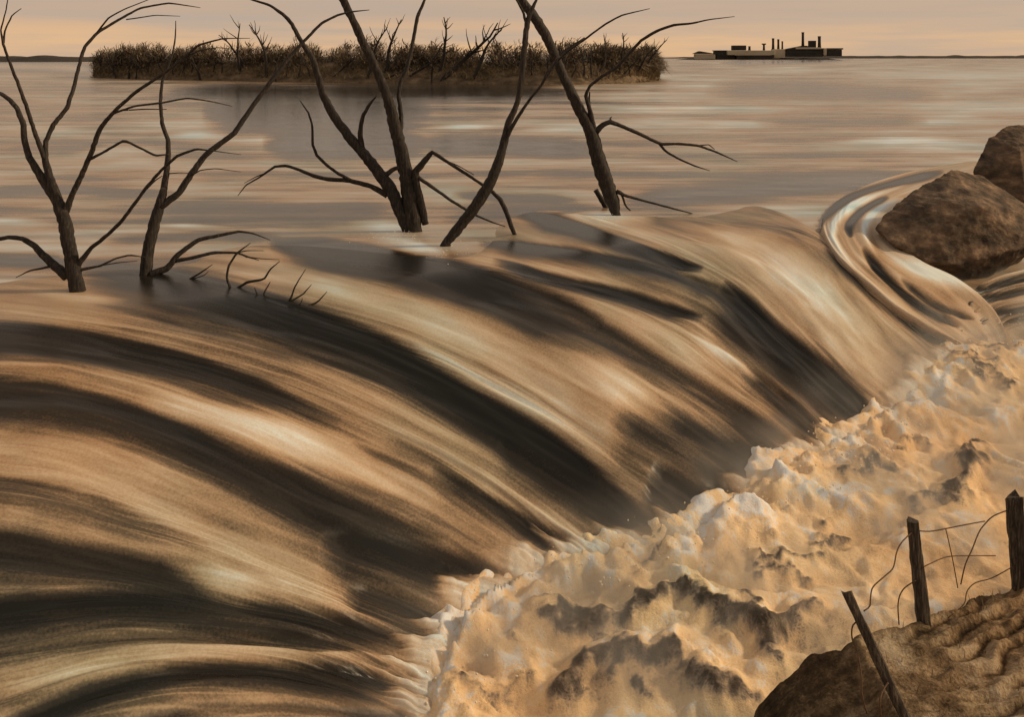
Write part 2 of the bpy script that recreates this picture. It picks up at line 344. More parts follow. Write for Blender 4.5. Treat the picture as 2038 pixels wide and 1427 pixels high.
def apply_bands(px, py, tone, bands, asym=True):
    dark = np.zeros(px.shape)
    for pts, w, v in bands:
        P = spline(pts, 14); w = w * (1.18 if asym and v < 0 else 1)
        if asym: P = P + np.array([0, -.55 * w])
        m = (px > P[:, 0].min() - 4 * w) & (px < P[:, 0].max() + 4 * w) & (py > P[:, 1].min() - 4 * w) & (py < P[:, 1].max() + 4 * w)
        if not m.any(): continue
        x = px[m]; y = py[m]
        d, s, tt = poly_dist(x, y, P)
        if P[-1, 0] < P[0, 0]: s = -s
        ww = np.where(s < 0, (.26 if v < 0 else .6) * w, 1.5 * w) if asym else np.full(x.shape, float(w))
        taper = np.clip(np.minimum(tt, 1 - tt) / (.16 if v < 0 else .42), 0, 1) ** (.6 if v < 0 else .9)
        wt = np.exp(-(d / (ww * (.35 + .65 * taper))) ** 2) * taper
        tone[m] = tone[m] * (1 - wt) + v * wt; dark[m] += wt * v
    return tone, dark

# ------------------------------------------------------------------ the flooded plain (lake), running on under the fall and the pool
rows = np.r_[HY + .35 * np.geomspace(1, 1400, 150)[:110], np.linspace(HY + .35 * np.geomspace(1, 1400, 150)[109] + 2, 640, 230), np.linspace(660, 2600, 60)]
cols = np.linspace(-900, 3000, 520)
PX, PY = np.meshgrid(cols, rows)
YY = F * H / (PY - HY); XX = (PX - HX) * YY / F
s_ = fall_s(XX, YY); ZZ = zpool(YY) * s_ ** 1.55 - np.clip(s_ * 8, 0, 1) * .7
amp = np.clip(60 / YY, .1, 1)
ZZ += .012 * amp * fbm(XX * .35, YY * .9, 3, 3)
tl = .02 + .5 * fbm(XX * .035, YY * .16, 4, 5) + .25 * fbm(PX * .004, PY * .03, 3, 6) + .22 * sstep(0, 22, XX)
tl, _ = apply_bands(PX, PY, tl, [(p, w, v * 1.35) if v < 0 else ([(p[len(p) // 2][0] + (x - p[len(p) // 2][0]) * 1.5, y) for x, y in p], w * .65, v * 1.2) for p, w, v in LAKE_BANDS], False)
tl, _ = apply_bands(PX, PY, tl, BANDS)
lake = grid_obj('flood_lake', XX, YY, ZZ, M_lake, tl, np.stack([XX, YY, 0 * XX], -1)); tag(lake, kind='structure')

# ------------------------------------------------------------------ the sheet of water pouring over the crest
FLOW = [
 [(2080,325),(1960,345),(1840,392),(1768,432),(1778,480),(1835,525),(1910,560),(1975,615),(2010,680)],
 [(2030,318),(1880,342),(1740,385),(1690,430),(1700,490),(1765,555),(1850,615),(1960,700)],
 [(1960,318),(1800,345),(1690,385),(1632,440),(1660,515),(1750,600),(1830,650),(1925,700)],
 [(1500,398),(1580,425),(1650,475),(1718,545),(1800,630),(1865,690),(1925,728)],
 [(1350,430),(1480,445),(1590,470),(1670,530),(1750,620),(1830,690),(1880,735)],
 [(1180,420),(1330,465),(1450,515),(1560,600),(1650,690),(1730,770),(1810,830)],
 [(1000,418),(1130,452),(1280,500),(1430,570),(1540,680),(1650,780),(1760,875)],
 [(880,505),(1050,540),(1230,590),(1390,660),(1500,750),(1600,840),(1680,915)],
 [(480,484),(680,505),(880,542),(1080,610),(1260,705),(1430,810),(1600,940)],
 [(300,520),(550,580),(800,650),(1000,735),(1180,840),(1340,940),(1500,1035)],
 [(80,535),(340,575),(560,632),(780,705),(1000,810),(1200,940),(1420,1095)],
 [(-260,600),(60,625),(330,670),(600,745),(850,865),(1050,985),(1240,1140)],
 [(-420,660),(-150,665),(150,685),(420,752),(680,860),(920,980),(1140,1160)],
 [(-520,770),(-200,780),(120,805),(400,890),(620,1000),(830,1090),(1040,1205)],
 [(-640,930),(-300,935),(50,960),(300,1030),(520,1110),(720,1190),(950,1290)],
 [(-740,1100),(-350,1085),(0,1095),(240,1130),(460,1180),(680,1240),(910,1340)],
 [(-800,1320),(-400,1260),(0,1225),(240,1205),(450,1225),(660,1270),(895,1390)],
 [(-800,1560),(-400,1440),(0,1350),(230,1300),(450,1290),(660,1325),(895,1450)],
 [(-700,1800),(-350,1620),(0,1470),(230,1390),(450,1365),(660,1390),(900,1520)],
 [(-600,2300),(-300,2050),(0,1850),(230,1740),(450,1680),(660,1680),(900,1750)],
]
CHUTE_BANDS = [([(1880,345),(1790,368),(1700,395),(1645,430),(1622,470)],9,-1.3), ([(1770,395),(1715,425),(1690,455),(1694,480)],8,-1.3),
 ([(1850,362),(1760,385),(1690,420),(1655,465),(1680,515),(1730,560)],9,1.3), ([(1800,395),(1740,425),(1720,470),(1745,520)],9,1.2),
 ([(1745,470),(1770,510),(1830,545),(1905,568),(1965,600)],17,1.3), ([(1715,500),(1760,555),(1820,605),(1910,655)],9,-1.3), ([(1690,520),(1750,590),(1850,655)],7,.5), ([(1660,520),(1740,600),(1830,655),(1920,700)],7,-.9), ([(1790,560),(1860,610),(1940,640)],6,-.8)]
def loft(lines, nu, nv, cu, cv):
    G = np.stack([spline(l, cv) for l in lines])                   # lines x cv x 2 (picture)
    idx = np.linspace(0, len(lines) - 1, cu)
    def up(A, m):                                                  # smooth resample along axis 0
        n = A.shape[0]; x = np.linspace(0, n - 1, m); i = np.clip(np.floor(x).astype(int), 0, n - 2); t = (x - i)[(...,) + (None,) * (A.ndim - 1)]
        a = A[np.clip(i - 1, 0, n - 1)]; b = A[i]; c = A[i + 1]; d = A[np.clip(i + 2, 0, n - 1)]
        return .5 * (2 * b + (c - a) * t + (2 * a - 5 * b + 4 * c - d) * t ** 2 + (3 * b - a - 3 * c + d) * t ** 3)
    G = up(G, cu)
    X, Y = drape(G[..., 0], G[..., 1])
    W = np.stack([X, Y], -1)
    W = up(W, nu); W = up(W.transpose(1, 0, 2), nv).transpose(1, 0, 2)
    return W[..., 0], W[..., 1]
def sheet(name, lines, nu, nv, cu, cv, uscale, edge=True, lift=0.0):   # lines: traced flow lines, upstream end first
    X, Y = loft(lines, nu, nv, cu, cv); Zb = zbase(X, Y)
    px, py = proj(X, Y, Zb)
    U, Vv = np.meshgrid(np.linspace(0, 1, nu) * uscale, np.linspace(0, 1, nv), indexing='ij')
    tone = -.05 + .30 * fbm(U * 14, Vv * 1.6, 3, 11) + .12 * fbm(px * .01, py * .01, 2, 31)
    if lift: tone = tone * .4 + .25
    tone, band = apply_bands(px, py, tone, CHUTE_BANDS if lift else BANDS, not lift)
    fade = sstep(0, .07, Vv) * (sstep(0, .02, U / uscale) * (sstep(1, .88, U / uscale) if lift else 1) if edge else 1)
    rag = np.clip(.945 + .035 * fbm(U * 40, Vv * 3, 3, 41) + .015 * fbm(X * 2.5, Y * 2.5, 2, 9), .905, 1)
    foam = sstep(rag - .035, rag + .03, Vv) * (1 if edge and not lift else 0)
    tone = tone * (1 - foam) + .62 * foam
    dz = .085 * fbm(U * 20, Vv * 2.2, 3, 21) + .03 * fbm(U * 70, Vv * 6, 2, 22) + .11 * np.clip(band, -1, 0) + .05 * np.clip(band, 0, 1)
    dz = dz * fade * (1 - .4 * foam) + foam * (.10 * puff(X * 3.2, Y * 3.2, 3) + .05 * puff(X * 8, Y * 8, 4))
    dz = np.where(dz < 0, dz * sstep(.02, .25, fall_s(X, Y)), dz)
    Z = Zb - .06 + (.10 + lift) * fade + dz * np.clip(Y / 14, .6, 1) - .35 * sstep(.97, 1, Vv)
    return grid_obj(name, X, Y, Z, M_fall, tone, np.stack([U, Vv, 0 * U], -1))
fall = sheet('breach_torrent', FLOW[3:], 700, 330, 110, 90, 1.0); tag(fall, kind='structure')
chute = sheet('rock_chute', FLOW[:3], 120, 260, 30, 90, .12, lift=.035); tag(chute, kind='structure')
SIDE = [[(2500,470),(2250,500),(2038,540),(1965,562),(1905,590)], [(2500,500),(2250,530),(2038,566),(1970,586),(1915,612)], [(2500,540),(2250,565),(2038,598),(1980,612),(1930,640)], [(2500,580),(2250,600),(2038,630),(1995,645),(1950,672)]]
BANDS_main = BANDS
BANDS = [([(2300,505),(2038,556),(1960,576),(1890,585)],9,-1.0), ([(2300,535),(2038,582),(1960,598),(1900,606)],7,-.95), ([(2300,590),(2038,618),(1960,626),(1920,640)],7,-.9), ([(2300,490),(2038,545),(1960,560)],9,.8), ([(2200,560),(2038,598),(1960,612)],7,.6)]
side = sheet('side_stream', SIDE, 120, 200, 24, 60, .35, edge=False); tag(side, kind='structure')

# ------------------------------------------------------------------ churned pool below the toe
gx = np.arange(-4.5, 20, .055); gy = np.concatenate([np.arange(6, 19, .055), np.arange(19, 33, .075)])
GX, GY = np.meshgrid(gx, gy, indexing='xy')
zp = zpool(GY); ppx, ppy = proj(GX, GY, zp)
dT, sT, _ = poly_dist(GX, GY, TOE)
warp = .5 * fbm(GX * .6, GY * .6, 3, 71); wx = GX + warp; wy = GY + .5 * fbm(GX * .6 + 9, GY * .6, 3, 77)
big = puff(wx * .55, wy * .75, 51); mid = puff(wx * 1.5, wy * 1.8, 52); sml = puff(wx * 4.2, wy * 4.6, 53)
chop = fbm(wx * .5, wy * 1.1, 4, 55)
rid = 1 - np.abs(fbm(wx * .9, wy * 1.5, 4, 57, .55)); rid2 = 1 - np.abs(fbm(wx * 3.2, wy * 4.0, 3, 58))
pz = zp - .28 + .17 * big + .05 * mid + .018 * sml + .18 * chop + .08 * rid ** 2 + .014 * rid2 + .006 * puff(wx * 11, wy * 11, 59)
near = np.exp(-(dT / .9) ** 2)
pz += near * np.clip((24 - GY) / 4, .1, 1) * (.14 + .18 * mid + .16 * fbm(GX * 2, GY * 2, 3, 61))
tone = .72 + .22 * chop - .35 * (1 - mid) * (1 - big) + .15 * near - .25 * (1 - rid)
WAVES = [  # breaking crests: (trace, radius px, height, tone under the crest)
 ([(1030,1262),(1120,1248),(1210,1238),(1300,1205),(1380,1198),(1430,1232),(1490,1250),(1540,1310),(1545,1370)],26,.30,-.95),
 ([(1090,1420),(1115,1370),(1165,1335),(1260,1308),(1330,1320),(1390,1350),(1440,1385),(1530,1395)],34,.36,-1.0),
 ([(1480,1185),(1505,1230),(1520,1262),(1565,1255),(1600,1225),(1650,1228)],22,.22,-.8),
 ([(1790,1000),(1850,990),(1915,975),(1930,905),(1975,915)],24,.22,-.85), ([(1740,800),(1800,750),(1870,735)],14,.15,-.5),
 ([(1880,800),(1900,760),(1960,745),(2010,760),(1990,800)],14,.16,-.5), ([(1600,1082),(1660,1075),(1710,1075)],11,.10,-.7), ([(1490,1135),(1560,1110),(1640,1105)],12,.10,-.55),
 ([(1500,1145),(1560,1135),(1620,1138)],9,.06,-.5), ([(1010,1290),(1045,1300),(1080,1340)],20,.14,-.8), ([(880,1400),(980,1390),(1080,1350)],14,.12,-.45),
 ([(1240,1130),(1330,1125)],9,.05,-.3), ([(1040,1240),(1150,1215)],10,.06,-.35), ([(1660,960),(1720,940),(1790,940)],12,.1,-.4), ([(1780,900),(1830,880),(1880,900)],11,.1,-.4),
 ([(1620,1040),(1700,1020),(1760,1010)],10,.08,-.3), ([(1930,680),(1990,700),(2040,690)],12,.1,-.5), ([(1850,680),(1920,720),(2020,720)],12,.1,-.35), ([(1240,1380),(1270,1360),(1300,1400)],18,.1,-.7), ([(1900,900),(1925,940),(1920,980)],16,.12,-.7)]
rx = ppx + 20 * fbm(GX * 2.2, GY * 2.2, 4, 91, .5); ry = ppy + 18 * fbm(GX * 2.2 + 5, GY * 2.2, 4, 92, .5); brk = fbm(GX * 5, GY * 6, 4, 93, .6)
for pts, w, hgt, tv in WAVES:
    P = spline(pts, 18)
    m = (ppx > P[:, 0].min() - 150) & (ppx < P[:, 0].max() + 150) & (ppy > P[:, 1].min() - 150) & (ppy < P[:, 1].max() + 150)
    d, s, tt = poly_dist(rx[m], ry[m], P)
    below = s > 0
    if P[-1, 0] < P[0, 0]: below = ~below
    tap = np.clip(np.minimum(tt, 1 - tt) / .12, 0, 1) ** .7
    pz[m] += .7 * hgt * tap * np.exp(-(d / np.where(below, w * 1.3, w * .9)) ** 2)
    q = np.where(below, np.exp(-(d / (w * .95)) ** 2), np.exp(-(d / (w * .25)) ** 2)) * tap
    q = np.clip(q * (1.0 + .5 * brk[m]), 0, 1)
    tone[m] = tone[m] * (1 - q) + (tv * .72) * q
for (x, y, r, v) in ((1480,1345,40,1.0), (1450,1350,40,.9), (1640,1240,34,.55), (1720,1010,40,.95), (1700,990,30,.9), (1020,1330,50,.9), (1850,800,35,1.0), (1880,770,25,1.0)):
    q = np.exp(-(((ppx - x) / (r * 1.6)) ** 2 + ((ppy - y) / (r * .7)) ** 2)); tone = tone * (1 - q) + v * q
pz = np.where(sT > 0, np.minimum(pz, zbase(GX, GY) + .2 * mid - .02 - .5 * np.clip(dT - .3, 0, 3)), pz)
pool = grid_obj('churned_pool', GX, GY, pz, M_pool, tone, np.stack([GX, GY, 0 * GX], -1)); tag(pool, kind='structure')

# spray: drops and foam flecks thrown up along the toe and round the flooded trunks
ico = bmesh.new(); bmesh.ops.create_icosphere(ico, subdivisions=1, radius=1); IV = np.array([v.co[:] for v in ico.verts]); IF = [[v.index for v in f.verts] for f in ico.faces]; ico.free()
def spray(name, centres, radii, mat, label):
    V = []; Fc = []
    for c, r in zip(centres, radii):
        b = len(V); k = IV * (r * rng.uniform(.7, 1.3, 3)); V.extend(k + c); Fc.extend([[b + i for i in f] for f in IF])
    o = mesh_obj(name, V, Fc, mat); tag(o, label, 'spray', kind='stuff'); return o
M_spray, _t, _b = new_mat('spray_drops'); _b.inputs['Base Color'].default_value = (.80, .70, .55, 1); _b.inputs['Roughness'].default_value = .5
cs = []; rs = []
for i in range(2600):
    k = rng.uniform(.28, .86); j = k * 89; a = int(j); p = TOE[a] + (TOE[min(a + 1, 89)] - TOE[a]) * (j - a)
    o = np.array([rng.normal(.25, .4), rng.normal(-.2, .4)]); x, y = p + o
    h = abs(rng.normal(0, .22)); cs.append(np.array([x, y, zpool(np.array(y)) + .12 + h])); rs.append(rng.uniform(.005, .018) * (1 if h > .15 else 1.5))
for (px, py, n, sx) in ((800, 470, 90, .6), (880, 500, 40, .3), (1220, 436, 50, .4)):
    c = ground_at(px, py)
    for i in range(n): cs.append(c + np.array([rng.normal(0, sx), rng.normal(-.2, .5), abs(rng.normal(.02, .07))])); rs.append(rng.uniform(.006, .015))
spray('spray', cs, rs, M_spray, 'fine pale spray drops thrown up along the foot of the torrent and round the drowned trunks')

# ------------------------------------------------------------------ drowned trees
Z1 = (0.4484, 0, 0); Z2 = (0.4486, 450, 0); Z3 = (0.3643, 850, 0)
def conv(zs, pts): return [(p[0] * zs[0] + zs[1], p[1] * zs[0] + zs[2], max(p[2] * zs[0], .55)) for p in pts]
def build_tree(name, zs, base_px, specs, label, cat='tree', group=None, seed=1, z0=0.0, drift=.33):
    """specs: (part name, parent index or None, traced points with half widths)"""
    r = random.Random(seed); bx, by = drape([base_px[0]], [base_px[1]]); Y0 = float(by[0]); base = np.array([float(bx[0]), Y0, float(zbase(bx, by)[0])])
    root = empty(name, base); tag(root, label, cat, group)
    built = []
    for i, (pn, par, pts) in enumerate(specs):
        q = np.array(conv(zs, pts))
        n = max(8, int(np.linalg.norm(np.diff(q[:, :2], axis=0), axis=1).sum() / 7))
        S = spline(q, n); Sl = spline(np.vstack([np.linspace(q[k], q[k + 1], 6)[:-1] for k in range(len(q) - 1)] + [q[-1:]]), n); S = .35 * S + .65 * Sl; Lm = np.linalg.norm(np.diff(S[:, :2], axis=0), axis=1).sum() * Y0 / F
        if par is None: d0 = 0.0; parent = root
        else:
            pp = built[par]; k = np.argmin((pp[1][:, 0] - S[0, 0]) ** 2 + (pp[1][:, 1] - S[0, 1]) ** 2); d0 = pp[2][k]
            parent = root if pn != 'twig' else (pp[0] if pp[0].parent == root else pp[0].parent)
        dr = r.choice((-1, 1)) * r.uniform(.4, 1) * drift * Lm * (0.25 if pn == 'trunk' else 1)
        tt = np.linspace(0, 1, n); dep = d0 + dr * tt ** 1.2
        wob = np.array([r.gauss(0, .35) for _ in range(n)])
        W = np.array([at(S[j, 0] + wob[j] * min(1, S[j, 2] / 3), S[j, 1], Y0 + dep[j]) for j in range(n)])
        R = np.maximum(S[:, 2], .5) * (Y0 + dep) / F
        if par is None and pn == 'trunk':
            W = np.vstack([W[0] + (W[0] - W[2]) * np.array([.5, .5, 0]) - np.array([0, 0, .6]), W]); R = np.r_[R[0] * 1.15, R]
        V, Fc = tube(W - base, R, 9 if pn == 'trunk' else 7 if pn == 'branch' else 5, seed * 31 + i, .09)
        o = mesh_obj(pn, V, Fc, M_bark, parent)
        built.append((o, S, dep))
    return root
T, B, W_ = 'trunk', 'branch', 'twig'
G_TREE = 'bare trees standing in the flood'
build_tree('bare_tree', Z1, (152, 583), [
 (T, None, [(348,1305,34),(328,1200,32),(306,1080,30),(290,990,30),(262,905,26),(225,800,18),(196,690,14)]),
 (B, 0, [(268,915,24),(215,840,20),(160,750,17),(125,690,14),(108,620,13),(103,550,12),(75,480,11),(40,440,10),(0,415,9),(-80,385,6),(-150,370,3)]),
 (B, 0, [(200,705,13),(160,600,10),(120,480,9),(80,370,8),(45,280,7),(15,195,6),(4,130,4),(25,50,3),(40,-40,2)]),
 (W_, 2, [(15,190,5),(22,130,4),(55,65,3),(95,35,1.6)]),
 (B, 0, [(200,720,13),(205,620,11),(240,550,11),(295,480,10),(330,380,9),(350,290,8),(375,210,8),(430,145,7),(520,90,6),(620,35,5),(750,12,4),(890,32,1.5)]),
 (W_, 4, [(430,145,5),(480,80,4),(550,40,3),(650,0,2),(720,-30,1.5)]), (W_, 4, [(560,85,3),(610,78,3),(690,66,2.5),(800,70,1.2)]),
 (B, 0, [(292,940,15),(320,865,12),(360,780,11),(400,690,10),(440,580,10),(500,500,8),(600,410,7),(720,330,6),(800,270,6),(880,200,5),(990,170,3),(1110,168,1.2)]),
 (W_, 7, [(495,505,6),(600,470,5),(720,455,5),(830,435,4),(930,448,3),(1030,470,1.5)]), (W_, 7, [(540,490,3),(640,484,3),(740,484,1.6)]),
 (W_, 7, [(398,708,7),(470,670,6),(550,625,6),(620,655,5),(690,690,5),(748,684,2.5)]),
 (W_, 7, [(800,265,4),(880,225,3),(960,210,2),(1020,215,1)]),
 (B, 0, [(300,1230,24),(220,1160,19),(150,1090,14),(100,1060,12),(40,1052,10),(0,1060,10),(-80,1045,7),(-160,1060,4)]),
 (W_, 12, [(235,1180,7),(180,1192,5),(130,1202,4),(70,1232,1.6)]),
 (B, 0, [(335,1190,15),(400,1105,10),(480,1040,9),(540,980,9),(600,900,8),(650,830,8),(720,750,7),(790,690,7),(870,662,6),(940,668,3),(1070,685,1.2)]),
 (W_, 14, [(640,850,4),(690,800,3),(720,780,2)]),
 (B, 0, [(345,1200,9),(400,1188,6),(450,1178,5),(510,1148,4),(575,1132,4),(650,1142,1.5)]), (W_, 16, [(450,1178,3),(530,1165,2.5),(610,1158,1.2)]),
 (B, 0, [(335,1190,14),(360,1250,15),(378,1312,14)]),
 ], 'dark bare tree at the far left, its forked limbs curving out over the water', group=G_TREE, seed=11)
build_tree('bare_tree', Z1, (285, 550), [
 (T, None, [(640,1228,26),(658,1100,26),(688,970,24),(712,900,21),(728,830,15)]),
 (B, 0, [(726,840,14),(738,770,13),(747,690,11),(745,620,9),(720,550,8),(712,450,7),(720,360,6),(740,310,5),(765,240,4),(778,160,3),(780,90,1.5)]),
 (B, 0, [(705,920,18),(790,860,15),(850,770,14),(920,680,13),(1040,590,12),(1100,500,11),(1180,390,10),(1270,270,9),(1350,180,7),(1430,100,6),(1500,65,5),(1561,50,4),(1640,42,1.6)]),
 (W_, 2, [(830,790,4),(890,755,3),(960,748,2.5),(1070,762,1.2)]), (W_, 1, [(742,770,3),(800,766,2),(860,768,1)]), (W_, 2, [(870,740,5),(900,700,4),(930,672,3)]),
 (B, 0, [(660,1222,18),(740,1190,15),(790,1130,12),(880,1065,10),(970,1045,8),(1060,1027,6),(1120,1035,4),(1200,1065,1.5)]),
 (W_, 6, [(770,1160,9),(850,1145,8),(950,1122,7),(1050,1122,5),(1100,1140,4),(1150,1155,1.5)]), (W_, 7, [(1040,1122,4),(1100,1112,2.5),(1170,1112,1.2)]), (W_, 7, [(1090,1140,3),(1160,1148,2),(1240,1152,1)]),
 ], 'slim bare tree second from the left, upper limb arching right', group=G_TREE, seed=23)
build_tree('bare_tree', Z2, (824, 460), [
 (T, None, [(835,1022,34),(818,900,33),(802,780,30),(780,680,28),(755,580,26),(725,460,22),(690,360,19),(640,250,18),(600,170,17),(560,80,16),(520,0,16),(480,-70,13),(450,-140,9)]),
 (T, 0, [(808,1030,24),(770,930,29),(730,840,29),(680,770,27),(610,680,24),(540,600,22),(470,500,20),(430,420,17),(405,330,15),(385,260,13),(350,210,11),(320,160,10),(290,100,9),(250,60,8),(190,20,6),(110,-5,4),(60,-20,1.6)]),
 (B, 1, [(612,690,13),(594,600,12),(605,520,9),(635,465,7),(668,422,2.5)]),
 (B, 1, [(685,785,14),(720,768,13),(745,748,11),(775,742,10)]),
 (B, 1, [(715,865,16),(640,825,12),(540,800,11),(450,795,10),(390,780,9),(330,755,8),(270,735,7),(215,740,6),(150,785,4),(90,820,3),(52,868,1.6)]),
 (W_, 4, [(560,803,9),(500,770,7),(450,735,7),(405,690,7),(385,640,6),(383,560,5),(365,500,4),(328,445,1.6)]), (W_, 4, [(180,765,3),(130,785,2.5),(80,812,1.2)]),
 (B, 0, [(885,995,15),(866,900,16),(846,820,15),(840,765,15),(885,710,12),(915,675,9),(970,710,7),(1040,755,7),(1110,800,6),(1180,850,8),(1220,890,10),(1250,960,10),(1275,1030,9),(1298,1078,7)]),
 (W_, 7, [(850,785,10),(930,840,8),(1000,890,7),(1100,950,6),(1180,985,4),(1238,1004,1.8)]), (W_, 7, [(960,705,3),(1030,735,2.5),(1100,775,2)]),
 (B, 0, [(765,640,14),(778,520,11),(765,420,9),(775,360,9),(800,310,9),(820,230,8),(835,150,8),(850,70,8),(880,0,6),(900,-60,3)]),
 ], 'large bare tree with twin leaning trunks rising from foam in the middle', group=G_TREE, seed=37, drift=.25)
build_tree('bare_tree', Z2, (886, 489), [
 (T, None, [(965,1090,19),(1030,1010,23),(1100,920,25),(1160,830,25),(1200,740,22),(1230,640,18),(1250,550,15),(1290,460,12),(1310,350,13),(1325,200,13),(1335,100,12),(1352,50,9),(1375,0,6),(1395,-60,3)]),
 (B, 0, [(1225,650,11),(1280,540,9),(1340,450,7),(1400,375,6),(1455,285,6),(1505,235,5),(1595,170,5),(1675,110,4.5),(1755,66,4),(1880,36,1.5)]),
 (W_, 1, [(1395,380,4),(1430,310,3),(1470,250,1.5)]), (W_, 0, [(1335,110,8),(1318,50,6),(1290,0,5),(1265,-50,3)]),
 (B, 0, [(985,1082,5),(1020,1120,5),(1068,1168,2)]),
 ], 'bare tree leaning right from the water beside the twin-trunked one', group=G_TREE, seed=41, drift=.25)
build_tree('bare_tree', Z3, (1226, 428), [
 (T, None, [(1038,1180,20),(1020,1110,34),(985,1010,40),(945,900,40),(915,780,36),(890,700,32),(840,610,28),(790,510,26),(740,400,24),(700,300,24),(650,190,26),(600,110,26),(550,40,24),(490,-40,20),(430,-140,14)]),
 (B, 0, [(912,715,20),(895,620,16),(880,560,12),(868,515,11),(890,470,9),(950,420,9),(1040,365,9),(1100,295,9),(1170,220,9),(1260,165,9),(1350,135,8),(1450,125,6),(1540,105,4),(1680,88,1.8)]),
 (W_, 1, [(890,590,7),(886,540,6),(888,500,3)]),
 (B, 0, [(920,720,18),(955,685,15),(1000,665,14),(1080,695,11),(1180,740,10),(1275,785,9),(1370,785,8),(1480,795,7),(1580,830,6),(1695,882,2)]),
 (W_, 3, [(1270,783,8),(1300,825,7),(1380,870,6),(1460,905,5),(1545,932,1.8)]), (W_, 3, [(1010,668,7),(1000,645,5),(1010,636,2)]), (W_, 3, [(1480,795,4),(1540,790,3),(1570,815,2)]),
 (B, 0, [(1035,1045,13),(1090,1070,8),(1200,1100,6),(1330,1135,5),(1510,1182,1.6)]), (W_, 7, [(1062,1062,7),(1085,1125,6),(1112,1150,4)]),
 (B, 0, [(700,310,12),(740,285,9),(800,245,8),(860,205,6)]),
 ], 'single bare tree leaning left, rightmost of the drowned trees', group=G_TREE, seed=53, drift=.22)
build_tree('broken_stake', Z3, (1205, 413), [(T, None, [(978,1135,13),(948,1085,15),(920,1038,14)])], 'short broken stake sticking up left of the rightmost drowned tree', 'stake', seed=59, drift=.1)
G_SH = 'bare shrubs on the crest of the flood'
for nm, bp, sp, lb, sd_ in (
 ('bare_shrub', (465, 575), [(B, None, [(1022,1282,6),(1006,1230,5),(1015,1180,5),(1050,1125,4.5),(1112,1078,1.6)]), (B, 0, [(1035,1290,5),(1100,1252,6),(1170,1240,4.5),(1200,1195,3.5),(1242,1160,1.4)])], 'forked leafless shrub with a hooked stem, largest on the crest', 61),
 ('bare_shrub', (378, 558), [(B, None, [(830,1247,5),(890,1210,4),(942,1174,1.6)]), (B, 0, [(850,1240,3),(905,1222,2),(925,1205,1)])], 'small low twig shrub just right of the second tree', 62),
 ('bare_shrub', (522, 590), [(B, None, [(1168,1315,4),(1180,1285,3.5),(1200,1250,1.5)]), (B, 0, [(1145,1310,4),(1135,1290,3),(1130,1275,1.4)])], 'tiny two-stemmed shrub just right of the hooked one', 63),
 ('bare_shrub', (578, 602), [(B, None, [(1285,1345,4.5),(1310,1270,3.5),(1357,1194,1.4)]), (B, 0, [(1285,1340,4.5),(1345,1305,3.5),(1382,1263,1.4)]), (B, 0, [(1282,1335,3),(1300,1300,2.5),(1312,1268,1.2)])], 'upright V-shaped shrub near the right end of the crest shrubs', 64),
 ('bare_shrub', (612, 611), [(B, None, [(1355,1364,4.5),(1410,1340,4),(1452,1294,1.4)]), (B, 0, [(1330,1355,3),(1340,1335,2),(1342,1322,1)])], 'single slanting twig shrub farthest right on the crest', 65)):
    build_tree(nm, Z1, bp, sp, lb, 'shrub', G_SH, sd_)

# ------------------------------------------------------------------ boulders
def hull_rock(name, pts, label, seed, sub=5, amp=.024):
    bm = bmesh.new(); P = np.array([at(*p) for p in pts]); c = P.mean(0); c[2] = P[:, 2].min()
    for p in P: bm.verts.new(p - c)
    r = bmesh.ops.convex_hull(bm, input=bm.verts)
    bmesh.ops.delete(bm, geom=[v for v in bm.verts if not v.link_faces], context='VERTS')
    bmesh.ops.triangulate(bm, faces=bm.faces)
    for _ in range(sub): bmesh.ops.subdivide_edges(bm, edges=bm.edges, cuts=1, use_grid_fill=True)
    bm.normal_update()
    A = np.array([v.co[:] for v in bm.verts])
    n = fbm(A[:, 0] * 1.6 + A[:, 1] * .9, A[:, 2] * 1.9 + A[:, 1] * .8, 6, seed, .62) + .5 * np.abs(fbm(A[:, 0] * 2 + 3, A[:, 2] * 2 - A[:, 1], 4, seed + 4))
    for v, k in zip(bm.verts, n): v.co += v.normal * float(k) * amp * 1.6
    me = bpy.data.meshes.new(name); bm.to_mesh(me); bm.free(); me.materials.append(M_rock)
    me.polygons.foreach_set('use_smooth', [True] * len(me.polygons))
    o = bpy.data.objects.new(name, me); C.objects.link(o); o.location = c; tag(o, label, 'boulder', 'boulders at the end of the breach'); return o
hull_rock('boulder', [(1742,455,27),(1760,428,27.3),(1810,385,28),(1895,338,29),(1955,352,29.3),(2010,385,28.6),(2060,420,28),(2055,490,27),(1985,505,26.6),(1905,528,26.3),(1840,518,26.2),(1780,488,26.4),(1760,470,28.6),(1900,430,31),(2040,430,31),(1880,400,27.0),(1950,410,26.7),(1850,560,27),(1950,560,27),(1850,560,29.5),(2000,560,29.5)], 'broad brown boulder with a pointed left end, white water round its foot', 5)
hull_rock('boulder', [(1938,345,30.3),(1945,325,30.5),(1968,275,31),(2008,250,31.3),(2060,246,31.3),(2110,290,31),(2120,380,30.5),(1980,385,29.9),(2040,400,29.6),(2030,300,30),(1975,300,33),(2080,290,33.5),(2000,450,30.5),(2100,450,31),(2000,450,33),(2100,450,33)], 'steep dark boulder perched behind and above the broad one', 9)

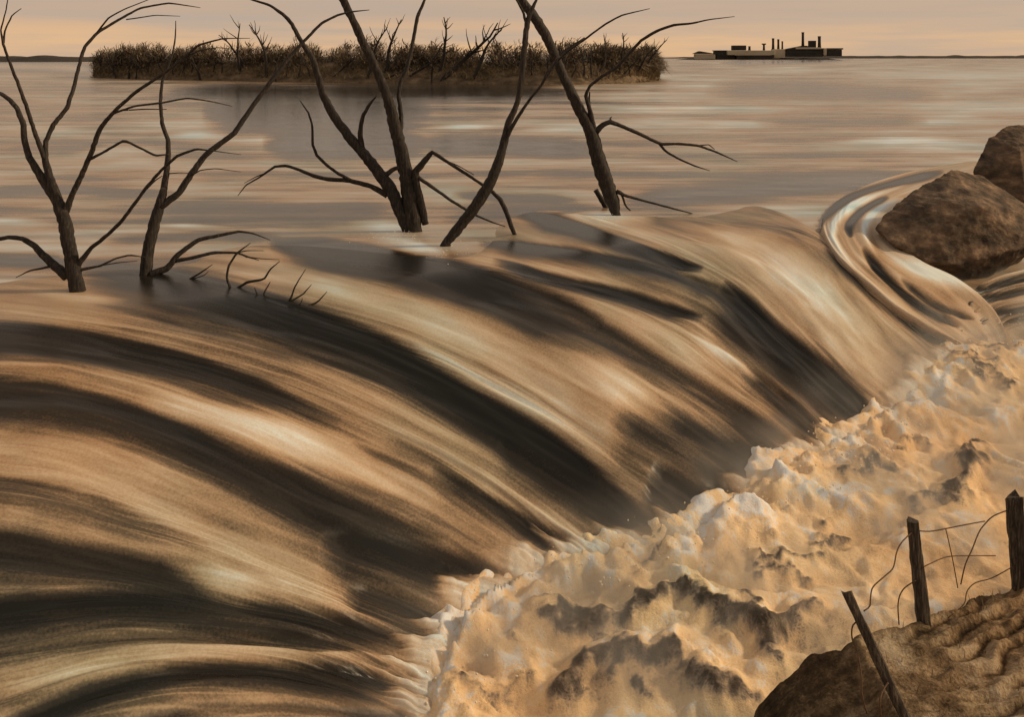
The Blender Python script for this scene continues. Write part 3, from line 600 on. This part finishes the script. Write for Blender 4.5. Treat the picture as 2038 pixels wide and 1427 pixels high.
# ------------------------------------------------------------------ foreground bank
EDGE = spline([(1.6,2),(2.3,7),(2.85,10.3),(3.05,11.5),(2.84,11.98),(3.6,12.1),(4.25,12.2),(5.35,12.55),(6.2,12.95),(7.2,13.4),(10,15),(20,20)], 60)
bx_ = np.arange(.9, 15, .045); by_ = np.arange(4.5, 15.5, .045)
BX, BY = np.meshgrid(bx_, by_)
bd, bs, _ = poly_dist(BX, BY, EDGE); dd = np.where(bs > 0, -bd, bd) + .10 * fbm(BX * 1.8, BY * 1.8, 3, 121, .4)
ztop = np.interp(BX, [0, 2.9, 3.1, 3.4, 3.75, 4.15, 4.32, 4.6, 5.4, 6.2, 7, 10, 16], [-4.2, -3.35, -3.12, -2.82, -2.60, -2.50, -2.33, -2.33, -2.38, -2.33, -2.22, -1.7, -1.0])
ztop = ztop - .05 * np.clip(12 - BY, 0, 8)
fur = sstep(4.5, 5.6, BX)
ph = dd * 3.4 + .35 * (BX - 5) + .25 * fbm(BX * .8, BY * .8, 3, 131)
ztop += fur * (.15 * ((ph % 1.0) ** 1.4 * sstep(1, .72, ph % 1.0) - .3)) + .05 * fbm(BX * 1.6, BY * 1.6, 5, 135, .55) + .02 * fbm(BX * 9, BY * 9, 2, 137)
floor_z = zpool(BY) - .6
f_ = sstep(-.30, .12, dd)
BZ = floor_z + (ztop - floor_z) * f_ + (f_ > .03) * (f_ < .97) * .06 * fbm(BX * 5, BY * 5, 3, 141)
groove_shade = np.exp(-((((ph + .05) % 1.0) - .12) / .10) ** 2) * fur * sstep(-.25, .35, fbm(BX * 1.1, BY * 1.1, 3, 145) + .15)  # shade of the furrow grooves, painted into the soil colour in broken stripes
face_shade = (1 - sstep(3.6, 4.5, BX + .25 * fbm(BX * 2, BY * 2, 3, 147))) + .8 * np.exp(-((dd - .02) / .12) ** 2)  # shaded left face darkened in the soil colour, and the rim along the edge
btone = .12 + .3 * fbm(BX * 1.3, BY * 1.3, 4, 149) - .9 * groove_shade - .55 * np.clip(face_shade, 0, 1)
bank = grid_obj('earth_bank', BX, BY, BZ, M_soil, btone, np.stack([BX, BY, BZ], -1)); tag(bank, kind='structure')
def bank_z(x, y):
    i = np.clip(np.searchsorted(by_, y), 0, len(by_) - 1); j = np.clip(np.searchsorted(bx_, x), 0, len(bx_) - 1); return BZ[i, j]

# dry grass on the bank
V = []; Fc = []
for i in range(420):
    if i < 240:
        k = rng.uniform(.46, .80); j = k * 59; a = int(j); p = EDGE[a] + (EDGE[a + 1] - EDGE[a]) * (j - a) + np.array([rng.normal(.1, .1), -abs(rng.normal(.1, .2))]); 
    else: p = np.array([rng.uniform(4.3, 7.5), rng.uniform(9.8, 12.4)])
    z = bank_z(p[0], p[1]); h = rng.uniform(.05, .17); a = rng.uniform(0, 6.28); l = rng.uniform(.2, .9) * h; w = .006
    d = np.array([math.cos(a) * l, math.sin(a) * l, 0]); q = np.array([-math.sin(a), math.cos(a), 0]) * w; b0 = np.array([p[0], p[1], z - .02])
    n0 = len(V); V += [b0 - q, b0 + q, b0 + d * .35 + np.array([0, 0, h * .6]) + q * .7, b0 + d * .35 + np.array([0, 0, h * .6]) - q * .7, b0 + d + np.array([0, 0, h])]
    Fc += [(n0, n0 + 1, n0 + 2, n0 + 3), (n0 + 3, n0 + 2, n0 + 4)]
tag(mesh_obj('dry_grass', V, Fc, M_straw), 'sparse dry grass blades on the eroded bank', 'grass', kind='stuff')

# ------------------------------------------------------------------ broken wire fence
Z6 = (538 / 1609, 1500, 950)
def zp6(x, y): return x * Z6[0] + Z6[1], y * Z6[0] + Z6[2]
fence_base = np.array([5.3, 12.4, -2.4])
fence = empty('wire_fence', fence_base); tag(fence, 'broken wire fence of three dark posts on the eroded bank', 'fence')
def post(p0, p1, Y0, Y1, w0, w1, seed, bury, label):
    a = at(*zp6(*p0), Y0); b = at(*zp6(*p1), Y1); b = b + (b - a) / np.linalg.norm(b - a) * bury
    n = 16; P = np.array([a + (b - a) * k / (n - 1) for k in range(n)])
    R = np.linspace(w0, w1, n) * Z6[0] * (Y0 + Y1) / 2 / F * .56
    V, Fc = tube(P - fence_base, R, 7, seed, .10)
    r = random.Random(seed)
    ax = (a - b) / np.linalg.norm(a - b)
    for k in range(7): V[k] = V[k] + ax * r.uniform(-.02, .075)        # splintered top
    o = mesh_obj('post', V, Fc, M_wood, fence, smooth=False); o['label'] = label
post((557,690), (905,1440), 10.75, 10.6, 54, 62, 3, .45, 'leaning post nearest the viewer, tilted left')
post((948,280), (1016,872), 12.4, 12.42, 60, 78, 5, .4, 'upright middle post with a splintered top')
post((1546,130), (1590,690), 13.0, 13.02, 92, 100, 8, .4, 'thick post at the right edge')
def wire(pts, Y0, Y1, r=.0085, seed=0):
    q = np.array([zp6(*p) for p in pts]); S = spline(q, 36); Yv = np.linspace(Y0, Y1, 36) + .05 * np.sin(np.linspace(0, 5, 36) + seed)
    P = np.array([at(S[i, 0], S[i, 1], Yv[i]) for i in range(36)]); V, Fc = tube(P - fence_base, np.full(36, r), 5, seed, .05)
    mesh_obj('wire', V, Fc, M_wire, fence)
wire([(960,318),(1050,322),(1150,305),(1250,285),(1375,262)], 12.35, 12.85)
wire([(1520,195),(1430,230),(1380,275),(1340,330),(1300,430),(1260,520),(1232,640)], 12.95, 12.5, seed=1)
wire([(945,325),(880,390),(850,450),(830,540),(780,590),(710,655),(695,720),(690,770),(655,798)], 12.3, 11.5, seed=2)
wire([(1143,308),(1165,400),(1190,520),(1215,660)], 12.55, 12.5, .007, 3)
wire([(1000,540),(1050,515),(1150,475),(1280,468),(1440,468)], 12.35, 12.8, .007, 4)
wire([(965,615),(890,670),(860,750),(865,880)], 12.35, 12.3, .008, 5)
wire([(1540,535),(1420,600),(1320,630),(1270,680),(1255,750),(1210,795),(1155,840)], 12.95, 12.6, .007, 6)
wire([(615,860),(588,890),(586,960),(620,1060),(640,1180),(645,1300),(675,1410)], 10.7, 10.45, .010, 7)
wire([(800,1225),(770,1270),(752,1330),(755,1420)], 10.5, 10.35, .010, 8)

# ------------------------------------------------------------------ wooded island
IS = spline([(-103,238),(-97,224),(-72,204),(-41,186),(-15,176),(7,171),(20,176),(29,196),(33,215)], 80)   # near waterline
nI, nD = 260, 26
base_line = spline(IS, nI); back = base_line + np.array([0, 1.0]) * (38 * np.sin(np.linspace(.15, math.pi - .15, nI)) + 4)[:, None]
dI = np.linspace(0, 1, nD)
IX = base_line[:, 0][:, None] * (1 - dI) + back[:, 0][:, None] * dI; IY = base_line[:, 1][:, None] * (1 - dI) + back[:, 1][:, None] * dI
prof = np.interp(dI, [0, .04, .15, .35, .6, .9, 1], [-.4, 1.3, 3.3, 3.7, 3.6, 1, -.4])
IZ = prof[None, :] * np.interp(np.linspace(0, 1, nI), [0, .04, .2, .85, .97, 1], [.3, .8, 1, 1, .7, .3])[:, None] + .8 * fbm(IX * .13, IY * .13, 5, 151, .6) * (prof > .2)[None, :]
isle = grid_obj('island_ground', IX, IY, IZ, M_isle); tag(isle, kind='structure')
def isle_pt(u, d):
    i = int(np.clip(u * (nI - 1), 0, nI - 1)); j = int(np.clip(d * (nD - 1), 0, nD - 1)); return np.array([IX[i, j], IY[i, j], IZ[i, j]])
us = np.linspace(0, 1, 400); upx = np.array([proj(*isle_pt(u, .15))[0] for u in us])
def blades(name, n, dr, hr, wr, lean, mat, label, usel=(0.02, .98), curve=.5):
    V = []; Fc = []
    for i in range(n):
        u = rng.uniform(*usel); b0 = isle_pt(u, rng.uniform(*dr)) + np.array([rng.uniform(-.4, .4), rng.uniform(-1, 1), -.3])
        endf = np.interp(u, [0, .06, .2, .85, .96, 1], [.45, .9, 1, .95, .8, .45]) * (.95 + .14 * math.sin(u * 31) + .12 * math.sin(u * 83 + 1) + .08 * math.sin(u * 190))
        h = rng.uniform(*hr) * endf; w = rng.uniform(*wr); a = rng.normal(lean, .55) ; yaw = rng.uniform(0, 3.14)
        t = np.array([math.sin(a), rng.normal(0, .2), math.cos(a)]); q = np.array([math.cos(yaw), math.sin(yaw), 0]) * w
        c = np.array([math.copysign(1, a) * curve * h * .35, 0, -.1 * h]); m = b0 + t * h * .55; e = b0 + t * h + c
        n0 = len(V); V += [b0 - q, b0 + q, m + q * .8, m - q * .8, e]; Fc += [(n0, n0 + 1, n0 + 2, n0 + 3), (n0 + 3, n0 + 2, n0 + 4)]
    tag(mesh_obj(name, V, Fc, mat, smooth=False), label, 'thicket' if 'thicket' in name else 'reeds', kind='stuff')
V = []; Fc = []
for k in range(300):
    u = rng.uniform(.01, .985); b0 = isle_pt(u, rng.uniform(.12, .5)); endf = float(np.interp(u, [0, .05, .2, .85, .96, 1], [.6, .95, 1, .95, .8, .55]))
    rx_ = rng.uniform(1.8, 3.8); hz_ = (rng.uniform(3.0, 5.4) + 1.3 * math.sin(u * 23) * math.sin(u * 57 + 1)) * endf
    for q in range(230):
        a, c = rng.uniform(0, 6.283), rng.uniform(.05, 1); rad = np.array([math.cos(a) * math.sqrt(1 - c * c), math.sin(a) * math.sqrt(1 - c * c), c]); f0 = rng.uniform(.2, .85)
        p0 = b0 + rad * np.array([rx_, rx_, hz_]) * f0; L = rng.uniform(.8, 2.2); t = rad * np.array([1, 1, .8]) + rng.normal(0, .45, 3); t /= np.linalg.norm(t)
        e = p0 + t * L + np.array([.25 * L, 0, -.25 * L]); m = p0 + t * L * .5; w = rng.uniform(.025, .11) * np.array([math.cos(a + 1.5), math.sin(a + 1.5), 0]); n0 = len(V)
        V += [p0 - w, p0 + w, m + w, m - w, e]; Fc += [(n0, n0 + 1, n0 + 2, n0 + 3), (n0 + 3, n0 + 2, n0 + 4)]
tag(mesh_obj('thicket', V, Fc, M_brush, smooth=False), 'dense dark brown leafless thicket covering the island', 'thicket', kind='stuff')
blades('reeds', 16000, (.01, .17), (.5, 2.0), (.03, .08), .1, M_reed, 'tan dry reeds along the island waterline')

def proto_tree(seed, h):
    r = random.Random(seed); P = [np.zeros(3)]; d = np.array([0, 0, 1.0])
    for k in range(9): d = d + np.array([r.gauss(0, .10), r.gauss(0, .10), 0]); d /= np.linalg.norm(d); P.append(P[-1] + d * h / 9)
    P = np.array(P); tr = tube(np.vstack([P[0] - [0, 0, .8], P]), np.linspace(.30, .06, 11) * h / 7, 6, seed, .12)
    V = []; Fc = []
    for k in range(9):
        j = r.randint(3, 8); a = r.uniform(0, 6.28); L = h * r.uniform(.15, .36); q = [P[j]]; e = np.array([math.cos(a) * .8, math.sin(a) * .8, r.uniform(.4, 1.1)]); e /= np.linalg.norm(e)
        for s in range(4): e = e + np.array([r.gauss(0, .15), r.gauss(0, .15), .12]); e /= np.linalg.norm(e); q.append(q[-1] + e * L / 4)
        v, f = tube(q, np.linspace(.08, .02, 5) * h / 7, 4, seed + k, .1); n0 = len(V); V += v; Fc += [tuple(x + n0 for x in y) for y in f]
    mt = bpy.data.meshes.new('trunk'); mt.from_pydata([tuple(v) for v in tr[0]], [], tr[1]); mt.materials.append(M_bark)
    mc = bpy.data.meshes.new('crown'); mc.from_pydata([tuple(v) for v in V], [], Fc); mc.materials.append(M_bark)
    return mt, mc
PROTO = [proto_tree(200 + i, 7.0) for i in range(6)]
G_IS = 'bare trees on the island'
LAB0 = 'thin dark bare tree standing upright among the island thicket'
def isl_tree(px0, px1, top_y, d, k, label, group=G_IS):
    u = float(np.interp(px0, upx, us)); b = isle_pt(u, d); zt = H - (top_y - HY) * b[1] / F; dx = (px1 - px0) * b[1] / F
    L = math.hypot(zt - b[2], dx); ang = math.atan2(dx, zt - b[2])
    root = empty('island_tree', b); tag(root, label, 'tree', group)
    root.rotation_euler = (0, ang, 0); s = L / 7.0 * 1.02; root.scale = (max(s, .75),) * 2 + (s,)
    for me, nm in zip(PROTO[k % 6], ('trunk', 'crown')):
        o = bpy.data.objects.new(nm, me); C.objects.link(o); o.parent = root; o.rotation_euler = (0, 0, 0)
for i, (a, b, t, lb) in enumerate((
 (486, 468, 47, 'tall island tree leaning left, left of the big twin trunks'), (537, 517, 44, 'tall upright island tree second of the left-leaning pair'), (492, 462, 58, 'short left-tilted island tree crowded behind its taller neighbour'),
 (673, 712, 104, 'short slanting island tree close right of the twin-trunked tree\'s left trunk'), (735, 773, 54, 'island tree leaning right behind the middle trunk of the big tree'), (776, 808, 38, 'tall island tree with a fine pale tip right of the big trunk'),
 (780, 850, 118, 'low strongly leaning island tree right of the big trunk'), (824, 890, 92, 'long island tree slanting right, low in the thicket'), (882, 918, 38, 'straight thin island tree standing clear above the thicket'),
 (890, 985, 34, 'tallest forked island tree leaning right above the thicket'), (942, 1000, 56, 'reddish-tipped island tree slanting right, next to the forked one'), (1025, 1042, 120, 'short bush-like island tree beneath the thin upright limb'),
 (1180, 1170, 92, 'stubby island tree first of the dark right-hand clump'), (1195, 1215, 70, 'forked stubby island tree in the dark right-hand clump'), (1228, 1255, 68, 'island tree with spread fine twigs in the right-hand clump'),
 (1240, 1272, 100, 'slanted island tree inside the right end clump'), (1262, 1300, 92, 'slanted island tree near the island\'s right tip'), (1280, 1330, 80, 'rightmost island tree leaning out over open water'))):
    isl_tree(a, b, t, .05 + .02 * (i % 3), i, lb)
for i, px in enumerate((205, 232, 244, 268, 284, 291, 300, 330, 352, 371, 386, 412, 428, 452, 560, 575, 600, 625, 860, 1060, 1085, 1110, 1135, 1160, 1210, 1250)):
    isl_tree(px, px + random.uniform(-9, 12), random.uniform(92, 118), random.uniform(.03, .07), i + 3, LAB0, 'small bare trees in the island thicket')

# ------------------------------------------------------------------ far shore and works
def shore(name, pxa, pxb, Y, top, seed, depth=160):
    n = 120; px = np.linspace(pxa, pxb, n); d = np.linspace(0, 1, 9)
    X = ((px - HX) * Y / F)[:, None] + 0 * d; Yv = Y + depth * d[None, :] + 0 * X
    e = np.clip(np.minimum(np.arange(n), np.arange(n)[::-1]) / 10, 0, 1)
    hgt = (top * (.75 + .5 * np.abs(fbm(px * .02, px * 0, 4, seed)))) * e
    Z = hgt[:, None] * np.sin(np.pi * d)[None, :] ** .6 - .3
    o = grid_obj(name, X, Yv, Z, M_shore); tag(o, kind='structure')
shore('far_shore', -900, 225, 900, 6.6, 3, 120); shore('far_shore', 1300, 3000, 2600, 9.5, 4)
shore('works_ground', 1360, 1690, 1480, 3.2, 6, 120)
YF = 1500.0
def fx(px): return (px - HX) * YF / F
def fz(py): return H - (py - HY) * YF / F
def works_box(pn, parent, base, x0, x1, y0, y1, dep, mat, off=0.0, bev=.5):
    X0, X1, Z0, Z1b = fx(x0), fx(x1), fz(y1), fz(y0); bm = bmesh.new()
    bmesh.ops.create_cube(bm, size=1)
    for v in bm.verts: v.co = Vector((X0 + (v.co.x + .5) * (X1 - X0), YF + off + (v.co.y + .5) * dep, Z0 + (v.co.z + .5) * (Z1b - Z0))) - Vector(base)
    bmesh.ops.bevel(bm, geom=bm.edges[:], offset=min(bev, (Z1b - Z0) * .15), segments=1, affect='EDGES')
    me = bpy.data.meshes.new(pn); bm.to_mesh(me); bm.free(); me.materials.append(mat)
    o = bpy.data.objects.new(pn, me); C.objects.link(o); o.parent = parent; return o
def stack(parent, base, px, y0, y1, w, off=14.0, mat=None):
    n = 7; r0 = w * YF / F / 2; zz = np.linspace(fz(y1), fz(y0), n)
    R = [r0 * 1.2, r0 * 1.1, r0, r0 * .95, r0 * .92, r0 * .92, r0 * 1.05]
    V, Fc = tube(np.array([[fx(px), YF + off, z] for z in zz]) - np.array(base), R, 12, int(px), .0)
    mesh_obj('chimney', V, Fc, mat or M_dark, parent)
def gable(parent, base, x0, x1, y0, y1, ridge, dep, mat):
    X0, X1, Z0, Zr = fx(x0), fx(x1), fz(y1), fz(y0); Xr = fx(ridge)
    V = [(X0, YF - 1, Z0), (X1, YF - 1, Z0), (Xr, YF - 1, Zr), (X0, YF + dep, Z0), (X1, YF + dep, Z0), (Xr, YF + dep, Zr)]
    mesh_obj('roof', [np.array(v) - np.array(base) for v in V], [(0, 1, 2), (3, 5, 4), (0, 2, 5, 3), (2, 1, 4, 5), (0, 3, 4, 1)], mat, parent, False)
def windows(parent, base, x0, x1, n, y0, y1, off):
    w = (x1 - x0) / n
    for i in range(n):
        works_box('window', parent, base, x0 + i * w + w * .2, x0 + i * w + w * .8, y0, y1, .6, M_glass, off, .05)
G_W = 'works buildings on the horizon'
def bld(label, px): 
    b = (fx(px), YF, 0.0); e = empty('factory_building', b); tag(e, label, 'factory', G_W); return e, b
e, b = bld('low domed shed at the left end of the distant works', 1400)
works_box('wall', e, b, 1384, 1424, 107, 119, 14, M_pale); gable(e, b, 1380, 1427, 101, 106.6, 1393, 15, M_dark)
e, b = bld('dark block with a raised roof box, left of the distant chimneys', 1450)
works_box('wall', e, b, 1426, 1463, 101, 120, 26, M_dark); works_box('roof', e, b, 1424.5, 1464, 99.4, 100.9, 28, M_dark, -1, .2); works_box('roof_box', e, b, 1461, 1487, 89.5, 99.2, 16, M_dark, 5); windows(e, b, 1428, 1461, 5, 105, 110, -.35)
e, b = bld('long low hall with a pale roof at the front of the distant works', 1500)
works_box('wall', e, b, 1465, 1537, 109, 122, 20, M_dark, -6); works_box('roof', e, b, 1446, 1540, 99.5, 108.8, 22, M_roofm, -8); windows(e, b, 1468, 1534, 9, 112, 116, -6.35)
stack(e, b, 1496, 91, 100, 5); stack(e, b, 1525, 86, 100, 4.5); works_box('cowl', e, b, 1521, 1529, 85.5, 88, 4, M_dark, 12)
e, b = bld('pale tower base carrying three close dark chimneys', 1550)
works_box('wall', e, b, 1541, 1564, 97, 115, 18, M_pale, 2); stack(e, b, 1543.5, 75, 99, 5.2); stack(e, b, 1554, 77, 99, 4.6); stack(e, b, 1562, 81, 99, 3.6)
e, b = bld('dark gabled hall with one tall and one stout chimney', 1600)
works_box('wall', e, b, 1565, 1638, 98, 112, 24, M_dark); gable(e, b, 1563, 1641, 90, 97.8, 1604, 25, M_dark); works_box('stripe', e, b, 1583, 1634, 93.5, 97.0, 1.2, M_pale, -2.4, .1)
stack(e, b, 1601, 63, 95, 5.5, 8); stack(e, b, 1634, 71, 97, 6.5, 8); works_box('roof_box', e, b, 1615, 1627, 80, 93.5, 12, M_dark, 6); windows(e, b, 1568, 1636, 8, 101, 105, -.35)
e, b = bld('narrow dark end shed with a pale gable, right end of the works', 1658)
works_box('wall', e, b, 1644, 1676, 98, 111, 16, M_dark); works_box('roof', e, b, 1642, 1678, 95, 97.8, 18, M_dark, -1, .2); works_box('end_wall', e, b, 1638.6, 1643.6, 95, 110, 14, M_pale, -3)

# ------------------------------------------------------------------ mist hanging over the churned water
my = [9.0, 13.0, 20.0, 29.0]; V = []; Fc = []
for y in my:
    z0 = float(zpool(np.array(y)))
    V += [(-3.5, y, z0 - .9), (18, y, z0 - .9), (18, y, z0 + 1.5), (-3.5, y, z0 + 1.5)]
for i in range(3):
    a = i * 4; Fc += [(a + k, a + (k + 1) % 4, a + 4 + (k + 1) % 4, a + 4 + k) for k in range(4)]
Fc += [(3, 2, 1, 0), (12, 13, 14, 15)]
M_mist = bpy.data.materials.new('mist'); M_mist.use_nodes = True; t = M_mist.node_tree; t.nodes.clear()
mo = nd(t, 'ShaderNodeOutputMaterial'); pv = nd(t, 'ShaderNodeVolumePrincipled'); pv.inputs['Color'].default_value = (.99, .95, .88, 1); pv.inputs['Anisotropy'].default_value = .3
geo = nd(t, 'ShaderNodeNewGeometry'); sp = nd(t, 'ShaderNodeSeparateXYZ'); t.links.new(geo.outputs['Position'], sp.inputs[0])
hh = mth(t, 'SUBTRACT', sp.outputs['Z'], mth(t, 'ADD', mth(t, 'MULTIPLY', sp.outputs['Y'], .164), -6.132))
fo = nd(t, 'ShaderNodeMapRange', interpolation_type='SMOOTHSTEP'); fo.inputs[1].default_value = 1.0; fo.inputs[2].default_value = 0.0; t.links.new(hh, fo.inputs[0])
# thins out to the left of the toe line (plan line from (-2, 12) to (12, 25))
dl = mth(t, 'SUBTRACT', mth(t, 'MULTIPLY', mth(t, 'ADD', sp.outputs['X'], 2.6), .68), mth(t, 'MULTIPLY', mth(t, 'SUBTRACT', sp.outputs['Y'], 12.0), .73))
fl = nd(t, 'ShaderNodeMapRange', interpolation_type='SMOOTHSTEP'); fl.inputs[1].default_value = -1.6; fl.inputs[2].default_value = .3; t.links.new(dl, fl.inputs[0])
nz = nd(t, 'ShaderNodeMapRange', interpolation_type='SMOOTHSTEP'); nz.inputs[1].default_value = .40; nz.inputs[2].default_value = .68; t.links.new(noise(t, geo.outputs['Position'], .75, 1, .5), nz.inputs[0])
de = mth(t, 'MULTIPLY', mth(t, 'MULTIPLY', fo.outputs[0], fl.outputs[0]), mth(t, 'ADD', mth(t, 'MULTIPLY', nz.outputs[0], .75), .09))
g1 = mth(t, 'SUBTRACT', dl, .35); toe_m = mth(t, 'DIVIDE', .55, mth(t, 'ADD', 1.0, mth(t, 'MULTIPLY', mth(t, 'MULTIPLY', g1, g1), 2.2)))   # thicker where the sheet plunges in
de = mth(t, 'ADD', de, mth(t, 'MULTIPLY', mth(t, 'MULTIPLY', fo.outputs[0], toe_m), mth(t, 'ADD', mth(t, 'MULTIPLY', nz.outputs[0], .9), .25)))
t.links.new(de, pv.inputs['Density']); t.links.new(pv.outputs[0], mo.inputs['Volume'])
mist = mesh_obj('mist', V, Fc, M_mist, smooth=False)
bm = bmesh.new(); bm.from_mesh(mist.data); bmesh.ops.recalc_face_normals(bm, faces=bm.faces); bm.to_mesh(mist.data); bm.free()
tag(mist, 'thin warm mist hanging over the churned water below the fall', 'mist', kind='stuff')
scene.cycles.volume_step_rate = .6; scene.cycles.volume_max_steps = 48
